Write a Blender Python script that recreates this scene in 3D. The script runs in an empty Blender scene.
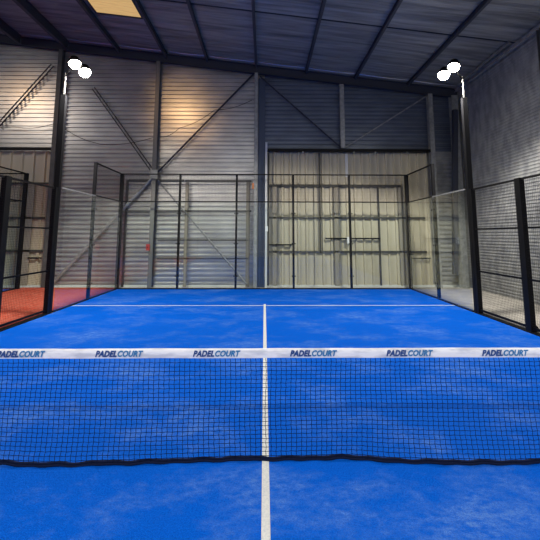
import bpy, bmesh, math, random
from mathutils import Vector, Matrix
random.seed(4)
S = bpy.context.scene
COL = S.collection
PI = math.pi

# ------------------------------------------------------------------ camera
cam = bpy.data.cameras.new('camera')
cam.sensor_fit = 'HORIZONTAL'; cam.sensor_width = 36.0
cam.lens = 381.3 / 540 * 36.0
cam.shift_y = -82.93 / 540
cam.clip_start = 0.05; cam.clip_end = 200
co = bpy.data.objects.new('camera', cam); COL.objects.link(co)
pi_, ya, ro = .1265, .0144, .0018
fw = Vector((math.sin(ya) * math.cos(pi_), math.cos(ya) * math.cos(pi_), math.sin(pi_)))
r_ = Vector((math.cos(ya), -math.sin(ya), 0)); u_ = r_.cross(fw)
r2 = r_ * math.cos(ro) + u_ * math.sin(ro); u2 = r2.cross(fw)
M = Matrix((r2, u2, -fw)).transposed().to_4x4()
M.translation = Vector((-.0156, -3.3425, 1.8292))
co.matrix_world = M
S.camera = co

# ------------------------------------------------------------------ world, exposure
S.view_settings.view_transform = 'Standard'
S.view_settings.look = 'None'
S.view_settings.gamma = 1.0
S.view_settings.use_curve_mapping = False
S.view_settings.exposure = 0.0
w = bpy.data.worlds.new('world'); S.world = w; w.use_nodes = True
w.node_tree.nodes['Background'].inputs[0].default_value = (.45, .55, .75, 1)
w.node_tree.nodes['Background'].inputs[1].default_value = 0.5
S.cycles.max_bounces = 8
S.cycles.transparent_max_bounces = 24
S.cycles.glossy_bounces = 4
S.cycles.sample_clamp_indirect = 4.0
S.cycles.caustics_reflective = False
S.cycles.caustics_refractive = False

LAMP_W = 205.0         # court floodlights
FILL_W = 330.0          # power scale of the added fill lights
SKY_E = 5.0            # roof light panels

def area(name, loc, tgt, sx, sy, watts, col, shape='RECTANGLE'):
    l = bpy.data.lights.new(name, 'AREA'); l.shape = shape; l.size = sx
    if shape == 'RECTANGLE': l.size_y = sy
    l.energy = watts; l.color = col
    o = bpy.data.objects.new(name, l); COL.objects.link(o)
    o.location = loc
    o.rotation_euler = (Vector(tgt) - Vector(loc)).to_track_quat('-Z', 'Y').to_euler()
    return o
# soft fill lights added out of view over the front half of the hall
area('added_fill_light', (-2.0, -6.0, 7.2), (-.3, 3.0, 0), 2.6, 2.6, FILL_W * .26, (.97, .98, 1.0))
area('added_fill_light', (2.5, -6.0, 6.9), (1.5, 3.0, 0), 2.6, 2.6, FILL_W * .26, (.97, .98, 1.0))
def wash(loc, tgt, watts, col, deg):  # added warm spots, out of view, that tint patches of the end wall
    l = bpy.data.lights.new('added_warm_wash', 'SPOT'); l.energy = watts; l.color = col; l.spot_size = math.radians(deg); l.spot_blend = 1.0; l.shadow_soft_size = .15
    o = bpy.data.objects.new('added_warm_wash', l); COL.objects.link(o); o.location = loc
    o.rotation_euler = (Vector(tgt) - Vector(loc)).to_track_quat('-Z', 'Y').to_euler()
wash((-12.6, 4.6, 8.9), (-8.9, 10.7, 6.6), 230, (1.0, .56, .22), 34)
wash((-4.4, 4.6, 8.2), (-3.1, 10.7, 6.5), 300, (1.0, .60, .28), 38)
area('added_fill_light', (-13, 3, 8.6), (-12, 6, 0), 2.5, 2.5, FILL_W * .6, (1, .97, .92))  # another added fill light, over the next court

# ------------------------------------------------------------------ materials
def mat(name, col, rough=.6, metal=0.0, spec=.5, emit=None, es=0, noise=None, bump=None):
    """noise=(scale, detail, second colour, stretch xyz, lo, hi)   bump=(scale, strength, stretch)"""
    m = bpy.data.materials.new(name); m.use_nodes = True
    nt = m.node_tree; b = nt.nodes['Principled BSDF']; L = nt.links
    b.inputs['Base Color'].default_value = (*col, 1)
    b.inputs['Roughness'].default_value = rough
    b.inputs['Metallic'].default_value = metal
    b.inputs['Specular IOR Level'].default_value = spec
    if emit:
        b.inputs['Emission Color'].default_value = (*emit, 1)
        b.inputs['Emission Strength'].default_value = es
    if noise or bump:
        tc = nt.nodes.new('ShaderNodeTexCoord')
    if noise:
        sc, det, c2, st, lo, hi = noise
        mp = nt.nodes.new('ShaderNodeMapping'); mp.inputs['Scale'].default_value = st
        L.new(tc.outputs['Object'], mp.inputs['Vector'])
        n = nt.nodes.new('ShaderNodeTexNoise'); n.inputs['Scale'].default_value = sc; n.inputs['Detail'].default_value = det
        L.new(mp.outputs[0], n.inputs['Vector'])
        r = nt.nodes.new('ShaderNodeMapRange'); r.inputs[1].default_value = lo; r.inputs[2].default_value = hi
        L.new(n.outputs['Fac'], r.inputs[0])
        x = nt.nodes.new('ShaderNodeMix'); x.data_type = 'RGBA'
        x.inputs[6].default_value = (*col, 1); x.inputs[7].default_value = (*c2, 1)
        L.new(r.outputs[0], x.inputs[0]); L.new(x.outputs[2], b.inputs['Base Color'])
        m['mixout'] = x.name
    if bump:
        sc, stg, st = bump
        mp = nt.nodes.new('ShaderNodeMapping'); mp.inputs['Scale'].default_value = st
        L.new(tc.outputs['Object'], mp.inputs['Vector'])
        n = nt.nodes.new('ShaderNodeTexNoise'); n.inputs['Scale'].default_value = sc; n.inputs['Detail'].default_value = 4
        L.new(mp.outputs[0], n.inputs['Vector'])
        bp = nt.nodes.new('ShaderNodeBump'); bp.inputs['Strength'].default_value = stg; bp.inputs['Distance'].default_value = .02
        L.new(n.outputs['Fac'], bp.inputs['Height']); L.new(bp.outputs[0], b.inputs['Normal'])
    return m

def turf_material(name, col, sand, dust_lo, dust_hi, dark):
    """synthetic turf with sand infill: broad dusty patches, brushed streaks and fine blades"""
    m = bpy.data.materials.new(name); m.use_nodes = True
    nt = m.node_tree; b = nt.nodes['Principled BSDF']; L = nt.links
    b.inputs['Roughness'].default_value = .85; b.inputs['Specular IOR Level'].default_value = .04
    tc = nt.nodes.new('ShaderNodeTexCoord')
    def noise(scale, det, st, rough=.6):
        mp = nt.nodes.new('ShaderNodeMapping'); mp.inputs['Scale'].default_value = st
        mp.inputs['Rotation'].default_value = (0, 0, .35)
        L.new(tc.outputs['Object'], mp.inputs['Vector'])
        n = nt.nodes.new('ShaderNodeTexNoise'); n.inputs['Scale'].default_value = scale
        n.inputs['Detail'].default_value = det; n.inputs['Roughness'].default_value = rough
        L.new(mp.outputs[0], n.inputs['Vector']); return n.outputs['Fac']
    def rng(src, lo, hi, a=0.0, c=1.0):
        r = nt.nodes.new('ShaderNodeMapRange'); r.inputs[1].default_value = lo; r.inputs[2].default_value = hi
        r.inputs[3].default_value = a; r.inputs[4].default_value = c
        L.new(src, r.inputs[0]); return r.outputs[0]
    def mul(a, c):
        k = nt.nodes.new('ShaderNodeMath'); k.operation = 'MULTIPLY'; L.new(a, k.inputs[0]); L.new(c, k.inputs[1]); return k.outputs[0]
    broad = rng(noise(.9, 6, (1, 1.3, 1), .65), dust_lo, dust_hi)
    streak = rng(noise(9, 5, (1, 1.7, 1), .75), .38, .64, .1, 1)
    fine = rng(noise(120, 2, (1, 1, 1)), .3, .72, .35, 1)
    f = mul(mul(broad, streak), fine)
    sc_ = nt.nodes.new('ShaderNodeMath'); sc_.operation = 'MULTIPLY'; sc_.inputs[1].default_value = .52; L.new(f, sc_.inputs[0])
    x1 = nt.nodes.new('ShaderNodeMix'); x1.data_type = 'RGBA'
    x1.inputs[6].default_value = (*dark, 1); x1.inputs[7].default_value = (*col, 1)
    L.new(rng(noise(90, 3, (1, 1, 1)), .3, .62), x1.inputs[0])
    x2 = nt.nodes.new('ShaderNodeMix'); x2.data_type = 'RGBA'; x2.inputs[7].default_value = (*sand, 1)
    L.new(x1.outputs[2], x2.inputs[6]); L.new(sc_.outputs[0], x2.inputs[0])
    L.new(x2.outputs[2], b.inputs['Base Color'])
    bp = nt.nodes.new('ShaderNodeBump'); bp.inputs['Strength'].default_value = .5; bp.inputs['Distance'].default_value = .01
    L.new(noise(160, 3, (1, 1, 1)), bp.inputs['Height']); L.new(bp.outputs[0], b.inputs['Normal'])
    return m

def glass_material():
    m = bpy.data.materials.new('clear_glass'); m.use_nodes = True
    nt = m.node_tree; L = nt.links
    for n in list(nt.nodes): nt.nodes.remove(n)
    out = nt.nodes.new('ShaderNodeOutputMaterial')
    mx = nt.nodes.new('ShaderNodeMixShader')
    tr = nt.nodes.new('ShaderNodeBsdfTransparent'); tr.inputs[0].default_value = (.95, .975, .965, 1)
    gl = nt.nodes.new('ShaderNodeBsdfGlossy'); gl.inputs['Roughness'].default_value = .015
    gl.inputs[0].default_value = (1, 1, 1, 1)
    fr = nt.nodes.new('ShaderNodeFresnel')
    ge = nt.nodes.new('ShaderNodeNewGeometry'); mr = nt.nodes.new('ShaderNodeMapRange')
    mr.inputs[3].default_value = 1.45; mr.inputs[4].default_value = 1 / 1.45
    L.new(ge.outputs['Backfacing'], mr.inputs[0]); L.new(mr.outputs[0], fr.inputs[0])
    L.new(fr.outputs[0], mx.inputs[0]); L.new(tr.outputs[0], mx.inputs[1]); L.new(gl.outputs[0], mx.inputs[2])
    L.new(mx.outputs[0], out.inputs[0])
    return m

M_turf = turf_material('blue_turf', (.0, .098, .555), (.22, .38, .62), .47, .68, (.0, .060, .40))
M_turf2 = turf_material('neighbour_blue_turf', (.003, .10, .62), (.33, .46, .80), .5, .8, (.001, .05, .40))
M_red = turf_material('red_turf', (.56, .062, .026), (.72, .42, .30), .22, .5, (.26, .020, .012))
M_line = mat('white_turf_line', (.58, .585, .56), .9, noise=(60, 4, (.42, .45, .50), (1, 1, 1), .4, .75))
M_conc = mat('concrete_floor', (.50, .47, .42), .55, noise=(3, 6, (.36, .34, .31), (1, 1, 1), .3, .7))
M_black = mat('black_steel', (.004, .004, .005), .5, spec=.15)
M_blackmatte = mat('black_mesh_steel', (.006, .006, .007), .5, spec=.2)
M_galv = mat('galvanised_steel', (.32, .325, .315), .45, .4, noise=(8, 3, (.22, .225, .22), (1, 1, 1), .35, .65))
M_grey = mat('grey_painted_steel', (.085, .085, .082), .5, .0, .3, noise=(4, 4, (.06, .06, .058), (1, 1, 1), .35, .65))
M_darkbeam = mat('dark_roof_steel', (.036, .040, .055), .6, 0, .2)
M_purlin = mat('purlin_steel', (.05, .054, .066), .5, .1)
M_rail = mat('dark_grey_rail', (.060, .058, .052), .6, 0, .2)
M_tanshade = mat('tan_painted_shade', (.25, .225, .175), .6, 0, .3)  # shadow tone for the wide upright strips on the doors
M_clad = mat('silver_cladding', (.50, .49, .465), .33, .65, noise=(1.2, 5, (.36, .355, .35), (1, 1, 2), .35, .7))
M_beige = mat('beige_cladding', (.49, .44, .32), .5, .0, noise=(1.2, 3, (.40, .36, .26), (2, 1, .3), .35, .7))
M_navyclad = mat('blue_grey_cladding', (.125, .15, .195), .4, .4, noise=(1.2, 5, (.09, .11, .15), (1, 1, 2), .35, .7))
M_side = mat('grey_liner', (.31, .315, .31), .58, .2, noise=(2.6, 9, (.20, .205, .215), (1, 1.6, .7), .40, .62))
M_ceil = mat('blue_grey_insulation', (.38, .385, .36), .42, .3, noise=(2.2, 7, (.18, .185, .18), (.22, 3.0, 1), .36, .66), bump=(6, 1.0, (.12, 5.5, 1)))
M_foil = mat('pale_foil_seam', (.42, .45, .52), .3, .5)
M_glass = glass_material()
M_white = mat('white_net_tape', (.70, .71, .74), .7, noise=(7, 6, (.48, .50, .56), (.7, 1, 3), .46, .64))
M_ink = mat('navy_print', (.012, .055, .20), .7)
M_ink2 = mat('teal_print', (.03, .17, .36), .7)
M_cord = mat('black_net_cord', (.004, .008, .030), .8, spec=.1)
M_lamp = mat('lamp_glass', (1, 1, 1), .3, emit=(1.0, .93, .80), es=60)
M_skyl = mat('translucent_roof_light', (.5, .3, .1), .5, emit=(1.0, .64, .26), es=SKY_E * .11, noise=(14, 2, (.30, .16, .05), (.1, 1, 1), .4, .6))
M_roofglow = mat('added_roof_glow', (.8, .8, .8), .5, emit=(.9, .93, 1.0), es=.8)  # glow of the added roof panels
M_redplastic = mat('red_plastic', (.38, .03, .025), .5)
M_whiteplastic = mat('white_plastic', (.78, .78, .76), .4)
M_orange = mat('orange_paper', (.55, .20, .07), .8)
M_whitesteel = mat('white_steel', (.55, .56, .55), .5)
M_ply = mat('pale_plywood', (.62, .56, .46), .6, noise=(3, 4, (.5, .45, .37), (1, 6, 1), .4, .7))

# ------------------------------------------------------------------ mesh helpers
def link(name, bm, m, parent=None, smooth=False, loc=None):
    me = bpy.data.meshes.new(name); bm.normal_update(); bm.to_mesh(me); bm.free()
    ms = m if isinstance(m, (list, tuple)) else [m]
    for k in ms: me.materials.append(k)
    if smooth:
        for p in me.polygons: p.use_smooth = True
    o = bpy.data.objects.new(name, me); COL.objects.link(o)
    if loc is not None: o.location = loc
    if parent is not None: o.parent = parent
    return o
def empty(name, loc, label, cat, group=None, kind=None):
    o = bpy.data.objects.new(name, None); COL.objects.link(o); o.location = loc; o.empty_display_size = .2
    return tag(o, label, cat, group, kind)
def tag(o, label=None, cat=None, group=None, kind=None):
    if label: o['label'] = label
    if cat: o['category'] = cat
    if group: o['group'] = group
    if kind: o['kind'] = kind
    return o
def box(bm, x0, x1, y0, y1, z0, z1, bev=0):
    if x1 < x0: x0, x1 = x1, x0
    if y1 < y0: y0, y1 = y1, y0
    v = [bm.verts.new((x, y, z)) for x in (x0, x1) for y in (y0, y1) for z in (z0, z1)]
    for f in ((0, 1, 3, 2), (4, 6, 7, 5), (0, 4, 5, 1), (2, 3, 7, 6), (0, 2, 6, 4), (1, 5, 7, 3)):
        bm.faces.new([v[i] for i in f])
    return bm
def bar(bm, a, b, w_, h_=None, sides=4, up=(0, 0, 1), rot=None):
    """square or round bar from a to b"""
    a = Vector(a); b = Vector(b); h_ = h_ or w_
    d = (b - a).normalized(); up = Vector(up)
    if abs(d.dot(up)) > .95: up = Vector((0, 1, 0))
    s = d.cross(up).normalized(); t = s.cross(d).normalized()
    ring = []
    for p in (a, b):
        if sides == 4:
            ring.append([bm.verts.new(p + s * (w_ / 2 * i) + t * (h_ / 2 * j)) for i, j in ((-1, -1), (1, -1), (1, 1), (-1, 1))])
        else:
            ring.append([bm.verts.new(p + s * (w_ / 2 * math.cos(2 * PI * k / sides)) + t * (h_ / 2 * math.sin(2 * PI * k / sides))) for k in range(sides)])
    n = len(ring[0])
    for k in range(n): bm.faces.new((ring[0][k], ring[0][(k + 1) % n], ring[1][(k + 1) % n], ring[1][k]))
    bm.faces.new(ring[0][::-1]); bm.faces.new(ring[1])
    return bm
def tube(bm, pts, rad, sides=6):
    prev = None
    pts = [Vector(p) for p in pts]
    for i, p in enumerate(pts):
        d = (pts[min(i + 1, len(pts) - 1)] - pts[max(i - 1, 0)]).normalized()
        up = Vector((0, 0, 1)) if abs(d.z) < .9 else Vector((0, 1, 0))
        s = d.cross(up).normalized(); t = s.cross(d)
        r = [bm.verts.new(p + s * (rad * math.cos(2 * PI * k / sides)) + t * (rad * math.sin(2 * PI * k / sides))) for k in range(sides)]
        if prev:
            for k in range(sides): bm.faces.new((prev[k], prev[(k + 1) % sides], r[(k + 1) % sides], r[k]))
        prev = r
    return bm
def ibeam(bm, a, b, w_, h_, tf=.012, tw=.010, up=(0, 0, 1)):
    """I profile: flanges w_ wide, h_ deep measured along `up`"""
    a = Vector(a); b = Vector(b); d = (b - a).normalized(); up = Vector(up)
    s = d.cross(up).normalized(); t = s.cross(d).normalized()
    for off in (-(h_ - tf) / 2, (h_ - tf) / 2):
        bar(bm, a + t * off, b + t * off, w_, tf, up=up)
    bar(bm, a, b, tw, h_ - 2 * tf, up=up)
    return bm
def cyl(bm, c, axis, r, h, n=16):
    c = Vector(c); ax = Vector(axis).normalized()
    return bar(bm, c - ax * h / 2, c + ax * h / 2, 2 * r, 2 * r, sides=n)
def nb(): return bmesh.new()

# ------------------------------------------------------------------ hall dimensions
XR, XL, YB, YF = 7.3, -20.0, 10.72, -14.0
def roof(x): return 8.27 - .118 * x

# floor
tag(link('floor', box(nb(), XL, XR + .2, YF, YB + .2, -.2, 0), M_conc), 'pale concrete floor slab of the sports hall', 'floor', kind='structure')

# ---- back wall: backing with ribbed sheets
bm = nb()
v = [bm.verts.new(p) for p in [(XL, YB + .06, 0), (XR + .2, YB + .06, 0), (XR + .2, YB + .06, roof(XR + .2)), (XL, YB + .06, roof(XL))]]
v2 = [bm.verts.new(p.co + Vector((0, .12, 0))) for p in v]
bm.faces.new(v); bm.faces.new(v2[::-1])
for k in range(4): bm.faces.new((v[k], v2[k], v2[(k + 1) % 4], v[(k + 1) % 4]))
WB = tag(link('wall_back', bm, M_clad), 'tall metal clad end wall of the hall behind the court', 'wall', kind='structure')

def hribs(bm, x0, x1, z0, z1, y, period, depth, xtop=None):
    """sheet with horizontal ribs; facing -Y. cut by the roof slope"""
    prof = [(0, 0), (.42, 0), (.52, 1), (.88, 1), (1.0, 0)]
    lv = []
    z = z0
    while z < z1 - 1e-4:
        for f, dd in prof[:-1]:
            zz = z + f * period
            if zz > z1: break
            lv.append((zz, y - dd * depth))
        z += period
    lv.append((z1, y))
    prev = None
    for zz, yy in lv:
        xe = min(x1, (8.27 - zz) / .118 - .02)
        if xe <= x0 + .01: break
        a, b = bm.verts.new((x0, yy, zz)), bm.verts.new((xe, yy, zz))
        if prev: bm.faces.new((prev[0], prev[1], b, a))
        prev = (a, b)
def vribs(bm, x0, x1, z0, z1, y, period, depth):
    prof = [(0, 0), (.70, 0), (.76, 1), (.94, 1)]
    xs = []; x = x0
    while x < x1 - 1e-4:
        for f, dd in prof:
            if x + f * period > x1: break
            xs.append((x + f * period, y - dd * depth))
        x += period
    xs.append((x1, y)); prev = None
    for xx, yy in xs:
        a, b = bm.verts.new((xx, yy, z0)), bm.verts.new((xx, yy, z1))
        if prev: bm.faces.new((prev[0], a, b, prev[1]))
        prev = (a, b)
P_, D_ = .165, .045
bm = nb(); hribs(bm, -7.85, -.02, 0, 9.2, YB + .03, P_, D_); link('horizontal_cladding', bm, M_clad, WB)
bm = nb(); hribs(bm, XL, -7.85, 5.0, 10.6, YB + .03, P_, D_); link('horizontal_cladding', bm, M_clad, WB)
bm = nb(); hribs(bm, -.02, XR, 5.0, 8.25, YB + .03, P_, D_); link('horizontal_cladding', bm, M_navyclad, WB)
bm = nb(); hribs(bm, 6.25, XR, 0, 5.0, YB + .03, P_, D_); link('horizontal_cladding', bm, M_side, WB)

# right wall with finely ribbed liner
bm = nb(); box(bm, XR + .06, XR + .2, YF, YB + .2, 0, roof(XR))
WR = tag(link('wall_right', bm, M_side), 'dark grey ribbed metal side wall of the hall', 'wall', kind='structure')
bm = nb(); prev = None; z = 0; per = .095; lv = []
while z < roof(XR) - .1:
    for f, dd in ((0, 0), (.5, 0), (.6, 1), (.9, 1)): lv.append((z + f * per, XR + .03 - dd * .018))
    z += per
for zz, xx in lv:
    a, b = bm.verts.new((xx, YF, zz)), bm.verts.new((xx, YB, zz))
    if prev: bm.faces.new((prev[1], prev[0], a, b))
    prev = (a, b)
link('horizontal_cladding', bm, M_side, WR)
tag(link('wall_left', box(nb(), XL - .2, XL, YF, YB + .2, 0, roof(XL)), M_clad), 'far side wall of the hall past the next court', 'wall', kind='structure')
tag(link('wall_front', box(nb(), XL, XR, YF - .2, YF, 0, 10.6), M_clad), 'front wall of the hall behind the viewer', 'wall', kind='structure')

# ---- ceiling: sagging insulation sheets between purlins, ribbed across
bm = nb(); ys = []; y = YF
rows = []
while y < YB + .1:
    ph = (y * 1.09) % 1.0
    sag = .035 * math.sin(PI * ph) ** .6 if ph > 0 else 0
    rows.append((y, -sag + random.uniform(-.004, .004)))
    y += .06
xs = [XL, -16, -12, -9.3, -7.5, -5.55, -3.75, -2.2, -.35, 1.54, 3.4, 5.4, XR + .2]
prev = None
for yy, dz in rows:
    r = [bm.verts.new((x, yy, roof(x) + dz)) for x in xs]
    if prev:
        for k in range(len(r) - 1): bm.faces.new((prev[k + 1], prev[k], r[k], r[k + 1]))
    prev = r
CE = tag(link('ceiling', bm, M_ceil), 'dark blue grey insulated roof lining sloping down across the hall', 'ceiling', kind='structure')
bm = nb()
q = [(XL, 0), (XR + .2, 0)]
vv = []
for yy in (YF - .2, YB + .2):
    for dz in (.04, .2):
        for x in (XL - .2, XR + .25): vv.append(bm.verts.new((x, yy, roof(x) + dz)))
for f in ((0, 1, 3, 2), (4, 6, 7, 5), (0, 4, 5, 1), (2, 3, 7, 6), (0, 2, 6, 4), (1, 5, 7, 3)): bm.faces.new([vv[i] for i in f])
link('roof_deck', bm, M_side, CE)
# pale foil edges that catch the light above the end beam and the seam across the roof
bm = nb()
PX = [-9.3, -7.5, -5.55, -3.75, -2.2, -.35, 1.54, 3.4, 5.4, 7.2]
for a, b in zip(PX[:-1], PX[1:]):
    pts = []
    n = 10
    for k in range(n + 1):
        t = k / n; x = a + .08 + (b - a - .16) * t
        pts.append((x, 10.22 - .07 * math.sin(PI * t), roof(x) - .035 - .05 * math.sin(PI * t)))
    tube(bm, pts, .016, 5)
link('foil_seam', bm, M_foil, CE)
bm = nb(); bar(bm, (XL, 6.97, roof(XL) - .045), (XR, 6.97, roof(XR) - .045), .035, .02); link('seam_strip', bm, M_darkbeam, CE)

# roof light panels (the ochre one is in view; the pale unseen ones are added to light the hall)
def roof_light(x0, x1, y0, y1, m, label):
    bm = nb(); t = .05
    a = [bm.verts.new((x, y, roof(x) - t)) for x, y in ((x0, y0), (x1, y0), (x1, y1), (x0, y1))]
    b = [bm.verts.new(p.co + Vector((0, 0, -.02))) for p in a]
    bm.faces.new(a); bm.faces.new(b[::-1])
    for k in range(4): bm.faces.new((a[k], b[k], b[(k + 1) % 4], a[(k + 1) % 4]))
    return bm
WN = tag(link('window_1', roof_light(-5.36, -3.9, 4.6, 8.02, M_skyl, ''), M_skyl), 'glowing ochre translucent roof light panel between two purlins', 'roof light', kind='structure')
bm = nb()
for x in (-5.36, -3.9): bar(bm, (x, 4.6, roof(x) - .07), (x, 8.02, roof(x) - .07), .04, .05)
for y in (4.6, 8.02): bar(bm, (-5.36, y, roof(-5.36) - .07), (-3.9, y, roof(-3.9) - .07), .04, .05)
link('window_frame', bm, M_darkbeam, WN)
n = 2
for (x0, x1, y0, y1) in ((-5.36, -3.9, -9, -4), (1.7, 3.2, -9, -4), (-12, -9.5, -6, 6)):
    tag(link('window_%d' % n, roof_light(x0, x1, y0, y1, M_roofglow, ''), M_roofglow), 'added pale glowing roof panel lighting the near half of the hall', 'roof light', kind='structure'); n += 1

# ---- roof steel
def purlin(x, w_, h_):
    bm = nb(); ibeam(bm, (x, YF, roof(x) - .04 - h_ / 2), (x, 10.44, roof(x) - .04 - h_ / 2), w_, h_)
    return bm
PL = {-9.3: 'beyond the next court', -7.5: 'over the red strip', -5.55: 'on the high side of the ochre roof light', -3.75: 'on the low side of the ochre roof light',
      -2.2: 'first past the ochre roof light on the low side', -.35: 'meeting the centre column', 1.54: 'next to the one over the centre column, low side', 3.4: 'second from the one over the centre column, low side', 5.4: 'lowest, above the floodlight nearest the grey side wall'}
for x, s in PL.items():
    wide = x in (-7.5, -9.3)
    tag(link('roof_beam', purlin(x, .12 if wide else .08, .34 if wide else (.2 if x < -3 else .14)), M_purlin), 'dark steel roof purlin ' + s, 'beam', kind='structure')
bm = nb(); ibeam(bm, (XL, 10.50, roof(XL) - .22), (XR, 10.50, roof(XR) - .22), .14, .32)
tag(link('roof_beam', bm, M_darkbeam), 'sloping steel rafter along the top of the end wall', 'beam', kind='structure')
bm = nb(); ibeam(bm, (7.18, YF, 7.27), (7.18, 10.4, 7.27), .08, .11)
tag(link('roof_beam', bm, M_side), 'grey eaves beam along the top of the grey side wall', 'beam', kind='structure')
bm = nb(); bar(bm, (7.0, 9.9, 7.25), (7.0, 6.9, 7.35), .06)
tag(link('bracing_beam', bm, M_galv), 'pale bracing tube under the eaves of the grey side wall', 'beam', kind='structure')

# ---- columns
def column(x, y, z0, z1, w_, h_, m, label, face='y'):
    bm = nb(); ibeam(bm, (x, y, z0), (x, y, z1), w_, h_, up=(0, 1, 0) if face == 'y' else (1, 0, 0))
    return tag(link('steel_column', bm, m), label, 'column', kind='structure')
column(-7.74, 10.52, 0, roof(-7.74) - .38, .16, .2, M_grey, 'grey steel column at the edge of the beige sliding door by the red strip')
C158 = column(-4.05, 10.52, 0, roof(-4.05) - .38, .15, .2, mat('steel_painted_shaded', (.14, .138, .13), .5, .2), 'grey steel column where the bracing tubes cross, red call point on it')  # darker steel: shade from the lamp angle is put into its colour
column(-.34, 10.50, 0, roof(-.34) - .38, .13, .22, M_galv, 'pale steel column in the middle of the end wall')
bm = nb(); box(bm, -.26, 0.0, 10.62, 10.70, 0, 7.8); tag(link('trim_1', bm, mat('blue_grey_flashing', (.055, .075, .12), .45, .3)), 'dark blue grey flashing strip beside the middle column', 'trim', kind='structure')
column(.045, 10.5, 0, 5.25, .075, .09, M_whitesteel, 'thin white post at the edge of the wide beige sliding door')
column(2.9, 10.55, 5.08, roof(2.9) - .38, .16, .12, M_galv, 'short grey column standing on the head of the wide sliding door')
column(6.22, 10.5, 0, roof(6.22) - .38, .17, .2, M_galv, 'grey steel column at the far edge of the wide sliding door')
column(7.08, 10.4, 0, roof(7.08) - .38, .24, .24, M_galv, 'grey corner column where the end wall meets the grey side wall')
column(7.17, 5.93, 0, 7.2, .12, .12, M_grey, 'grey steel column against the side wall above the mesh fence')

# bracing
def brace(pts, w_, m, label, round_=True, double=0):
    bm = nb()
    a, b = Vector(pts[0]), Vector(pts[1])
    if double:
        d = (b - a).normalized().cross(Vector((0, 1, 0))) * double
        bar(bm, a + d, b + d, w_, sides=8); bar(bm, a - d, b - d, w_, sides=8)
    else: bar(bm, a, b, w_, sides=8 if round_ else 4)
    tag(link('bracing_beam', bm, m), label, 'brace', kind='structure')
yb = 10.58
brace(((-8.1, yb, 8.25), (-9.95, yb, 5.85)), .05, M_grey, 'double bracing rod high over the beige door by the red strip', double=.06)
brace(((-6.5, yb, 7.35), (-4.12, yb, 4.15)), .045, M_grey, 'double bracing rod falling to the column with the red call point', double=.05)
brace(((-.46, yb, 7.95), (-3.97, yb, 4.12)), .07, M_darkbeam, 'dark bracing tube falling from the middle column towards the red call point')
brace(((-.2, yb - .03, 7.85), (2.82, yb - .03, 5.1)), .06, M_darkbeam, 'dark bracing tube falling from the middle column to the door head')
brace(((3.0, yb, 5.1), (6.12, yb, 7.1)), .05, M_galv, 'pale bracing tube rising from the door head to the corner')
brace(((-4.1, yb, 3.95), (-7.45, yb, .2)), .12, M_galv, 'thick pale bracing tube falling towards the red strip')
brace(((-3.95, yb, 3.85), (-.65, yb, .12)), .06, M_galv, 'thin pale bracing tube falling towards the foot of the middle column')
brace(((7.02, 10.2, 6.45), (6.7, 10.25, .5)), .16, M_darkbeam, 'dark steep strut beside the corner column', round_=False)
bm = nb()
for dx, dz in ((.09, .09), (-.09, .09), (.09, -.09), (-.09, -.09)):
    pass
bm = box(nb(), -4.19, -3.91, 10.395, 10.41, 3.88, 4.2)
link('gusset_plate', bm, M_galv, C158)

# ---- doors
def sliding_door(name, x0, x1, z1, label, girts, posts, extra, y=YB - .02, period=.30):
    bm = nb(); vribs(bm, x0, x1, 0.03, z1, y + .03, period, .065)
    D = tag(link(name, bm, M_beige), label, 'door', kind='structure')
    bm = nb(); box(bm, x0 - .05, x1 + .05, y - .22, y - .10, z1 - .0, z1 + .1); link('head_rail', bm, M_black, D)
    bm = nb(); box(bm, x0, x1, y - .05, y + .02, 0.0, .06); link('sill', bm, M_whitesteel, D)
    for (a, b, z, h) in girts:
        link('door_rail', box(nb(), a, b, y - .07, y - .02, z - h / 2, z + h / 2), M_rail, D)
    for (x, za, zb, w_) in posts:
        link('stile_and_shade_strip', box(nb(), x - w_ / 2, x + w_ / 2, y - .07, y - .02, za, zb), M_tanshade if w_ > .09 else M_rail, D)  # wide tan strips are shadow bands painted as geometry; thin ones are stiles
    for (a, b, z) in extra:
        bm = nb(); bar(bm, (a, y - .10, z), (b, y - .10, z), .05); link('locking_bar', bm, M_black, D)
    return D
D1 = sliding_door('door_1', .09, 6.12, 4.93, 'wide beige sliding door with grey rails in the end wall behind the court',
    [(.15, 5.05, 3.66, .09), (.15, 5.9, 2.48, .07), (.15, 5.9, 1.25, .07)],
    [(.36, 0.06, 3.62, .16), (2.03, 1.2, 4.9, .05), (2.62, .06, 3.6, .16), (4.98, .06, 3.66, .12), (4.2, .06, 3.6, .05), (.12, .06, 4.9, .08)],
    [(.15, 1.0, 1.50), (2.2, 2.98, 1.73), (3.06, 4.2, 1.73), (6.0, 5.3, 1.02)])
link('gap_strip', box(nb(), 3.0, 3.1, YB - .06, YB - .03, 4.0, 4.88), M_whitesteel, D1)
link('lock_box', box(nb(), 2.98, 3.09, YB - .2, YB - .09, 1.55, 1.78), M_whiteplastic, D1)
for x in (1.4, 3.3, 4.1, 5.3):
    link('door_roller', cyl(nb(), (x, 10.52, 4.9), (0, 1, 0), .035, .05, 10), M_galv, D1)
sliding_door('door_2', -14.0, -7.86, 4.93, 'beige sliding door in the end wall behind the red strip and the next court',
    [(-9.6, -7.95, 3.72, .06), (-9.4, -8.0, 2.45, .07), (-9.6, -8.0, 1.27, .08)],
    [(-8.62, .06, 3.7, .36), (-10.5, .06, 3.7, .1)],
    [(-8.45, -7.98, 1.02)], period=.42)
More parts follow.
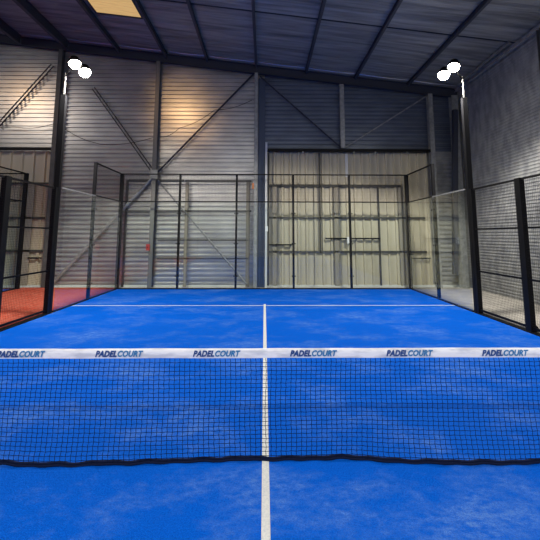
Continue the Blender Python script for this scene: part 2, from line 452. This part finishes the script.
# framed doorway in the horizontal cladding
D3 = tag(link('door_3', box(nb(), -5.12, -5.04, YB - .05, YB + .0, 0, 3.85), M_grey), 'large framed opening panel in the silver cladding left of the middle column', 'door', kind='structure')
D3['label'] = 'large framed panel of rails in the silver cladding beside the middle column'
for (a, b, z, h) in ((-5.04, -3.0, 3.85, .07), (-2.95, -.5, 3.83, .08), (-5.04, -.5, 2.72, .06), (-3.9, -.6, 1.66, .05), (-3.9, -.6, 1.0, .05)):
    link('door_rail', box(nb(), a, b, YB - .05, YB - .005, z - h / 2, z + h / 2), M_grey, D3)
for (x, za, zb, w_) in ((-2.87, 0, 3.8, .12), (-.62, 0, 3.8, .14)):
    link('stile_and_shade_strip', box(nb(), x - w_ / 2, x + w_ / 2, YB - .05, YB - .005, za, zb), M_tanshade, D3)  # tan uprights carry a painted shadow tone

# baseboard of the side wall: pale upstand
tag(link('baseboard_back', box(nb(), -7.85, XR - .3, YB - .045, YB, 0, .07), M_whitesteel), 'pale upstand at the foot of the end wall', 'baseboard', kind='structure')

# small fittings
bm = nb(); box(bm, -4.20, -4.08, 10.36, 10.42, 1.30, 1.52); CP = tag(link('call_point', bm, M_redplastic), 'small red alarm call point on the grey column behind the back glass', 'alarm')
link('push_button', cyl(nb(), (-4.14, 10.355, 1.41), (0, 1, 0), .022, .012, 12), M_black, CP)
tag(link('paper_tag', box(nb(), -.47, -.40, 10.375, 10.385, 3.5, 3.72), M_orange), 'small orange tag stuck on the pale middle column', 'tag')
tag(link('paper_sticker', box(nb(), .02, .11, 10.44, 10.45, 1.98, 2.16), M_whiteplastic), 'small white sticker on the thin white post by the wide door', 'sticker')
def cable(pts, label):
    P = []
    for (a, b) in zip(pts[:-1], pts[1:]):
        a, b = Vector(a), Vector(b)
        for k in range(8):
            t = k / 8; p = a.lerp(b, t); p.z -= .10 * math.sin(PI * t); P.append(p)
    P.append(Vector(pts[-1]))
    tag(link('cable', tube(nb(), P, .011, 5), M_black, smooth=True), label, 'cable')
cable([(-11, 10.52, 5.95), (-9.3, 10.52, 5.80), (-7.85, 10.52, 5.93)], 'thin black cable slung across the wall above the beige door by the red strip')
cable([(-7.6, 10.52, 5.85), (-6.1, 10.52, 5.17), (-4.16, 10.52, 5.42)], 'thin dark cable sagging between two columns behind the floodlight')
cable([(-3.9, 10.52, 5.45), (-3.19, 10.52, 5.80), (-1.9, 10.52, 6.5), (-.5, 10.52, 6.9)], 'thin dark cable climbing the wall to the middle column')

# ------------------------------------------------------------------ court surfaces
bm = box(nb(), -5.0, 5.0, -10, 10, .0, .012)
TURF = tag(link('court_turf', bm, M_turf), 'bright blue sand-dusted synthetic turf of the padel court', 'turf', kind='structure')
for nm, (x0, x1, y0, y1) in {'service': (-5, 5, 6.925, 6.975), 'service_': (-5, 5, -6.975, -6.925), 'centre': (-.028, .028, -6.925, 6.925)}.items():
    link('court_line', box(nb(), x0, x1, y0, y1, .0121, .0145), M_line, TURF)
# the centre line runs on 20 cm past the service line
link('court_line', box(nb(), -.028, .028, 6.975, 7.15, .0121, .0145), M_line, TURF)
tag(link('turf_walkway', box(nb(), -8.46, -5.16, -10, 10.45, .0, .012), M_red), 'brick red synthetic turf strip between the two courts', 'turf', kind='structure')
tag(link('court_turf', box(nb(), -18.48, -8.48, -10, 10, .0, .012), M_turf2), 'blue turf of the next court beyond the red strip', 'turf', kind='structure')

# ------------------------------------------------------------------ court enclosure
GX = 5.02          # inner face of glass on the sides
def post(bm, x, y, z1, sx=.09, sy=.09, plate=True):
    box(bm, x - sx / 2, x + sx / 2, y - sy / 2, y + sy / 2, .0, z1)
    if plate: box(bm, x - sx / 2 - .04, x + sx / 2 + .04, y - sy / 2 - .04, y + sy / 2 + .04, .0, .018)
    return bm
def wire_panel(bm, p0, p1, z0, z1, r=.0026, pitch=.05, yoff=0):
    """welded mesh in the vertical plane through p0-p1"""
    p0, p1 = Vector((*p0, 0)), Vector((*p1, 0)); Lg = (p1 - p0).length; d = (p1 - p0) / Lg
    n = int(round(Lg / pitch)); m = int(round((z1 - z0) / pitch))
    nrm = Vector((-d.y, d.x, 0)) * r
    for k in range(n + 1):
        a = p0 + d * (Lg * k / n)
        bar(bm, a + Vector((0, 0, z0)) + nrm * .5, a + Vector((0, 0, z1)) + nrm * .5, r)
    for k in range(m + 1):
        z = z0 + (z1 - z0) * k / m
        bar(bm, p0 + Vector((0, 0, z)) - nrm * .5, p1 + Vector((0, 0, z)) - nrm * .5, r)
    return bm

def back_screen(cx, label, n0=0, n1=5, y=10.0):
    """glass end of a court: five 2 m bays of 3 m glass with a 1 m mesh band on top"""
    root = empty('glass_screen', (cx, y, 0), label, 'glass screen')
    Y = .02
    for k in range(n0, n1 + 1):
        x = -5 + 2 * k
        corner = k in (0, 5)
        sx = .11 if corner else .07
        xx = x + (-.055 if k == 0 else .055 if k == 5 else 0)
        link('post', post(nb(), xx, Y + .07, 4.0, sx, .09 if not corner else .11, not corner), M_black, root)
        if not corner:
            for z in (.45, 1.55, 2.6):
                for dx in (-.055, .055):
                    link('glass_clamp', cyl(nb(), (xx + dx, Y - .004, z), (0, 1, 0), .022, .012, 10), M_black, root)
    for k in range(n0, n1):
        x = -5 + 2 * k
        link('glass_pane', box(nb(), x + .008, x + 1.992, Y, Y + .012, .03, 2.99), M_glass, root)
        link('mesh_band', wire_panel(nb(), (x + .04, Y + .06), (x + 1.96, Y + .06), 3.04, 3.96, .003), M_blackmatte, root)
    xa, xb = -5 + 2 * n0, -5 + 2 * n1
    link('top_rail', box(nb(), xa, xb, Y + .03, Y + .07, 3.96, 4.0), M_black, root)
    link('glass_rail', box(nb(), xa, xb, Y + .014, Y + .05, 2.985, 3.025), M_black, root)
    link('base_rail', box(nb(), xa, xb, Y + .014, Y + .06, .0, .045), M_black, root)
    return root
back_screen(0, 'clear glass end screen of the court with black posts and a mesh band on top')
back_screen(-13.48, 'glass end screen of the next court beyond the red strip', 3, 5)

def side_screen(s, cx, label, long=True):
    """s=-1/+1 side. corner bay: 3 m glass + 1 m mesh; next bay: 3 m glass only"""
    root = empty('glass_screen', (cx, 8.0, 0), label, 'glass screen')
    X = s * 5.02
    def bx(xa, xb, ya_, yb_, za, zb): return box(nb(), xa, xb, ya_ - 8, yb_ - 8, za, zb)
    link('glass_pane', bx(X, X + s * .012, 8.01, 9.985, .03, 2.99), M_glass, root)
    link('mesh_band', wire_panel(nb(), (X + s * .05, .05), (X + s * .05, 1.95), 3.04, 3.96, .003), M_blackmatte, root)
    link('top_rail', bx(X + s * .03, X + s * .07, 8, 9.98, 3.96, 4.0), M_black, root)
    link('glass_rail', bx(X + s * .014, X + s * .05, 8, 9.98, 2.985, 3.02), M_black, root)
    link('base_rail', bx(X + s * .014, X + s * .06, 6.1 if long else 8, 9.98, 0, .04), M_black, root)
    link('post', post(nb(), X + s * .06, 0, 4.0, .08, .08), M_black, root)
    for z in (.45, 1.55, 2.6):
        for dy in (-.06, .06):
            link('glass_clamp', cyl(nb(), (X - s * .004, dy, z), (1, 0, 0), .022, .012, 10), M_black, root)
    if long:
        link('glass_pane', bx(X, X + s * .012, 6.10, 7.99, .03, 2.99), M_glass, root)
        link('edge_trim', bx(X - s * .001, X + s * .015, 6.10, 7.99, 2.975, 3.01), M_galv, root)
    return root
side_screen(-1, 0, 'clear glass side screen of the court beside the red strip')
side_screen(1, 0, 'clear glass side screen of the court facing the grey side wall')
side_screen(1, -13.48, 'glass side screen of the next court standing on the red strip edge', long=False)

FY = (-.12, -1.86, -3.86)
def side_fence(s, label, bays):
    root = empty('mesh_fence', (s * 5.0, 6.0, 0), label, 'mesh fence')
    X = s * .075
    for k in range(bays + 1):
        y = FY[k]
        bm = post(nb(), X, y, 2.98, .10, .10 if k == 0 else .16, False)
        link('post', bm, M_black, root)
        if k == 0: continue
        bm = nb()      # triangular foot
        a = [(X + s * .05, y - .005, .018), (X + s * .2, y - .005, .018), (X + s * .05, y - .005, .22)]
        va = [bm.verts.new(p) for p in a]; vb = [bm.verts.new((p[0], p[1] + .01, p[2])) for p in a]
        bm.faces.new(va); bm.faces.new(vb[::-1])
        for i in range(3): bm.faces.new((va[i], vb[i], vb[(i + 1) % 3], va[(i + 1) % 3]))
        link('foot_gusset', bm, M_black, root)
    for k in range(bays):
        y0, y1 = FY[k] - (.055 if k == 0 else .085), FY[k + 1] + .085
        for nm, z, h in (('top_rail', 2.955, .04), ('middle_rail', 1.99, .035), ('middle_rail', 1.0, .035), ('bottom_rail', .10, .04)):
            link(nm, box(nb(), X - .018, X + .018, y1, y0, z - h / 2, z + h / 2), M_black, root)
        link('wire_mesh', wire_panel(nb(), (X - s * .022, y1), (X - s * .022, y0), .06, 2.94, .0026), M_blackmatte, root)
    link('kerb', box(nb(), -s * .0 + s * .02, s * .13, -2 * bays, -.08, 0, .03), M_black, root)
    return root
side_fence(-1, 'black welded mesh fence of the court beside the red strip', 2)
side_fence(1, 'black welded mesh fence of the court facing the grey side wall', 2)

# ------------------------------------------------------------------ floodlights
def floodlight(x, y, s, label, seen=True):
    """s = side (-1 left, +1 right); twin lamps aimed at the court"""
    root = empty('floodlight_pole', (x, y, 0), label, 'floodlight')
    link('pole', box(nb(), -.06, .06, -.05, .05, 0, 5.35), M_black, root)
    bm = nb(); cyl(bm, (0, 0, 5.62), (0, 0, 1), .022, .6, 12); link('pole_tip', bm, M_grey, root)
    fx = 1 if y > 0 else -1
    a = Vector((-s * .23, -.03 * fx, 6.16)); b = Vector((-s * .50, -.03 * fx, 5.94))
    bm = nb(); bar(bm, (0, 0, 5.85), a + Vector((0, .05 * fx, .03)), .035); bar(bm, a + Vector((0, .07 * fx, .0)), b + Vector((0, .07 * fx, 0)), .03)
    link('bracket', bm, M_black, root)
    aim = Vector((-s * .25, -.25 * fx, -.93)).normalized()
    for p in (a, b):
        bm = nb(); cyl(bm, p - aim * .05, aim, .145, .08, 20)
        for k in range(5): 
            cyl(bm, p - aim * (.13 + .014 * k), aim, .10, .006, 14)
        h = link('lamp_housing', bm, M_black, root)
        bm = nb(); bmesh.ops.create_uvsphere(bm, u_segments=20, v_segments=12, radius=.14)
        bmesh.ops.delete(bm, geom=[v for v in bm.verts if v.co.z < -.001], context='VERTS')
        bmesh.ops.transform(bm, matrix=Matrix.Translation(p - aim * .01) @ aim.to_track_quat('Z', 'Y').to_matrix().to_4x4(), verts=bm.verts)
        link('lamp_lens', bm, M_lamp, h, smooth=True)
        l = bpy.data.lights.new('flood_lamp', 'SPOT'); l.energy = LAMP_W * (4.2 if y > 0 else 4.2); l.color = (1.0, .95, .86)
        l.shadow_soft_size = .13; l.spot_size = math.radians(168 if y > 0 else 144); l.spot_blend = .3 if y > 0 else .5
        o = bpy.data.objects.new('flood_lamp', l); COL.objects.link(o); o.parent = root
        o.location = p + aim * .28
        o.rotation_euler = aim.to_track_quat('-Z', 'Y').to_euler()
    return root
floodlight(-5.09, 6.0, -1, 'black pole with twin glowing floodlights beside the red strip')
floodlight(5.09, 6.0, 1, 'black pole with twin glowing floodlights facing the grey side wall')
floodlight(-5.09, -6.0, -1, 'black pole with twin floodlights behind the viewer beside the red strip')
floodlight(5.09, -6.0, 1, 'black pole with twin floodlights behind the viewer by the grey side wall')

# ------------------------------------------------------------------ net
def interp(x, T):
    if x <= T[0][0]: return T[0][1]
    for (a, fa), (b, fb) in zip(T[:-1], T[1:]):
        if x <= b:
            t = (x - a) / (b - a); t = t * t * (3 - 2 * t); return fa + (fb - fa) * t
    return T[-1][1]
BOT = [(-5, 0), (-2.33, -.015), (-1.75, -.05), (-1.2, -.035), (-.55, .0), (-.22, .012), (.70, .022), (1.1, -.03), (1.5, -.058), (1.8, -.062), (2.4, -.05), (5, 0)]
ZT, ZB = .812, .02
def netp(x, f):
    """f=0 top .. 1 bottom"""
    f = min(max(f, 0), 1)
    yb_ = interp(x, BOT)
    bulge = math.sin(PI * f) * .02 * math.sin(x * 1.7)
    return Vector((x + .004 * math.sin(f * 9 + x * 3), yb_ * f ** 2 + bulge + .0, ZT + (ZB - ZT) * f - (.012 * max(0, f - .8) * math.sin(x * 7))))
NET = empty('court_net', (0, 0, 0), 'black knotted net with a white top tape stretched across the blue court', 'net')
bm = nb()
NX, NZ, NW = 232, 24, 9.7
wv = .0043
def strip(bm, pts, wdt):
    prev = None
    for i, p in enumerate(pts):
        d = (pts[min(i + 1, len(pts) - 1)] - pts[max(i - 1, 0)]).normalized()
        s = d.cross(Vector((0, 1, 0))).normalized() * (wdt / 2); t = Vector((0, wdt / 2, 0))
        r = [bm.verts.new(p + s - t * .5), bm.verts.new(p - s - t * .5), bm.verts.new(p + t)]
        if prev:
            for k in range(3): bm.faces.new((prev[k], prev[(k + 1) % 3], r[(k + 1) % 3], r[k]))
        prev = r
for i in range(NX + 1):
    x = -NW / 2 + NW * i / NX
    pts = []
    for j in range(NZ + 1):
        p = netp(x, j / NZ); p.x += (.0022 if j % 2 else -.0022); pts.append(p)
    strip(bm, pts, wv)
for j in range(1, NZ):
    pts = []
    for i in range(NX + 1):
        x = -NW / 2 + NW * i / NX
        p = netp(x, j / NZ); p.x += (.0022 if j % 2 else -.0022); p.z += (.0015 if i % 2 else -.0015); pts.append(p)
    strip(bm, pts, wv)
link('netting', bm, M_cord, NET)
# knots are thickened crossings in the lower slack rows
bm = nb()
for dz, dy in ((.0, 0), (.014, .010)):
    tube(bm, [netp(-NW / 2 + NW * i / 300, 1) + Vector((0, dy + .006 * math.sin(i * .9), dz + .004 * math.sin(i * .53))) for i in range(301)], .0095, 6)
link('bottom_cord', bm, M_cord, NET, smooth=True)
# top tape folded over the cable
bm = nb(); prev = None
for i in range(161):
    x = -NW / 2 + NW * i / 160
    wob = .003 * math.sin(x * 5.1) + .002 * math.sin(x * 13)
    ring = [bm.verts.new((x, yy + wob, zz)) for yy, zz in ((-.009, .817), (-.011, .85), (-.009, .883), (0, .892), (.009, .883), (.011, .85), (.009, .817))]
    if prev:
        for k in range(6): bm.faces.new((prev[k], prev[k + 1], ring[k + 1], ring[k]))
    prev = ring
TAPE = link('top_tape', bm, M_white, NET, smooth=True)
bm = nb(); bar(bm, (-5.0, 0, .880), (5.0, 0, .880), .007, sides=6); link('net_cable', bm, M_galv, NET)
for s in (-1, 1):
    bm = nb(); box(bm, s * 4.96 - .04, s * 4.96 + .04, -.04, .04, 0.012, .92); link('net_post', bm, M_black, NET)

# printed word on the tape, repeated
def word_mesh(txt, shear, offset, size):
    cu = bpy.data.curves.new('printed_word', 'FONT'); cu.body = txt; cu.size = size; cu.shear = shear; cu.offset = offset
    cu.extrude = .0006; cu.space_character = 1.06; cu.resolution_u = 3
    o = bpy.data.objects.new('tmp', cu); COL.objects.link(o)
    bpy.context.view_layer.update()
    dg = bpy.context.evaluated_depsgraph_get()
    me = bpy.data.meshes.new_from_object(o.evaluated_get(dg)); bpy.data.objects.remove(o)
    return me
me1 = word_mesh('PADEL', .28, .0028, .06); me2 = word_mesh('COURT', .28, .0024, .06)
def ext(me): 
    X = [v.co.x for v in me.vertices]; Z = [v.co.y for v in me.vertices]; return min(X), max(X), min(Z), max(Z)
e1, e2 = ext(me1), ext(me2)
tot = (e1[1] - e1[0]) + (e2[1] - e2[0]) + .006
kx = .395 / tot; kz = .050 / (e1[3] - e1[2])
for me, e, sh, mm in ((me1, e1, 0, M_ink), (me2, e2, (e1[1] - e1[0]) + .006, M_ink2)):
    for v_ in me.vertices:
        x, y, z = v_.co
        v_.co = ((x - e[0] + sh) * kx - .1975, z - .0125, (y - e[2]) * kz * (.05 / .05))
    me.materials.clear(); me.materials.append(mm)
for k in range(-5, 6):
    cx = -1.215 + .807 * (k + .0) + .0
    if abs(cx) > 4.6: continue
    wob = .003 * math.sin(cx * 5.1) + .002 * math.sin(cx * 13)
    for me in (me1, me2):
        o = bpy.data.objects.new('printed_word', me); COL.objects.link(o); o.parent = TAPE
        o.location = (cx, wob - .003, .830)
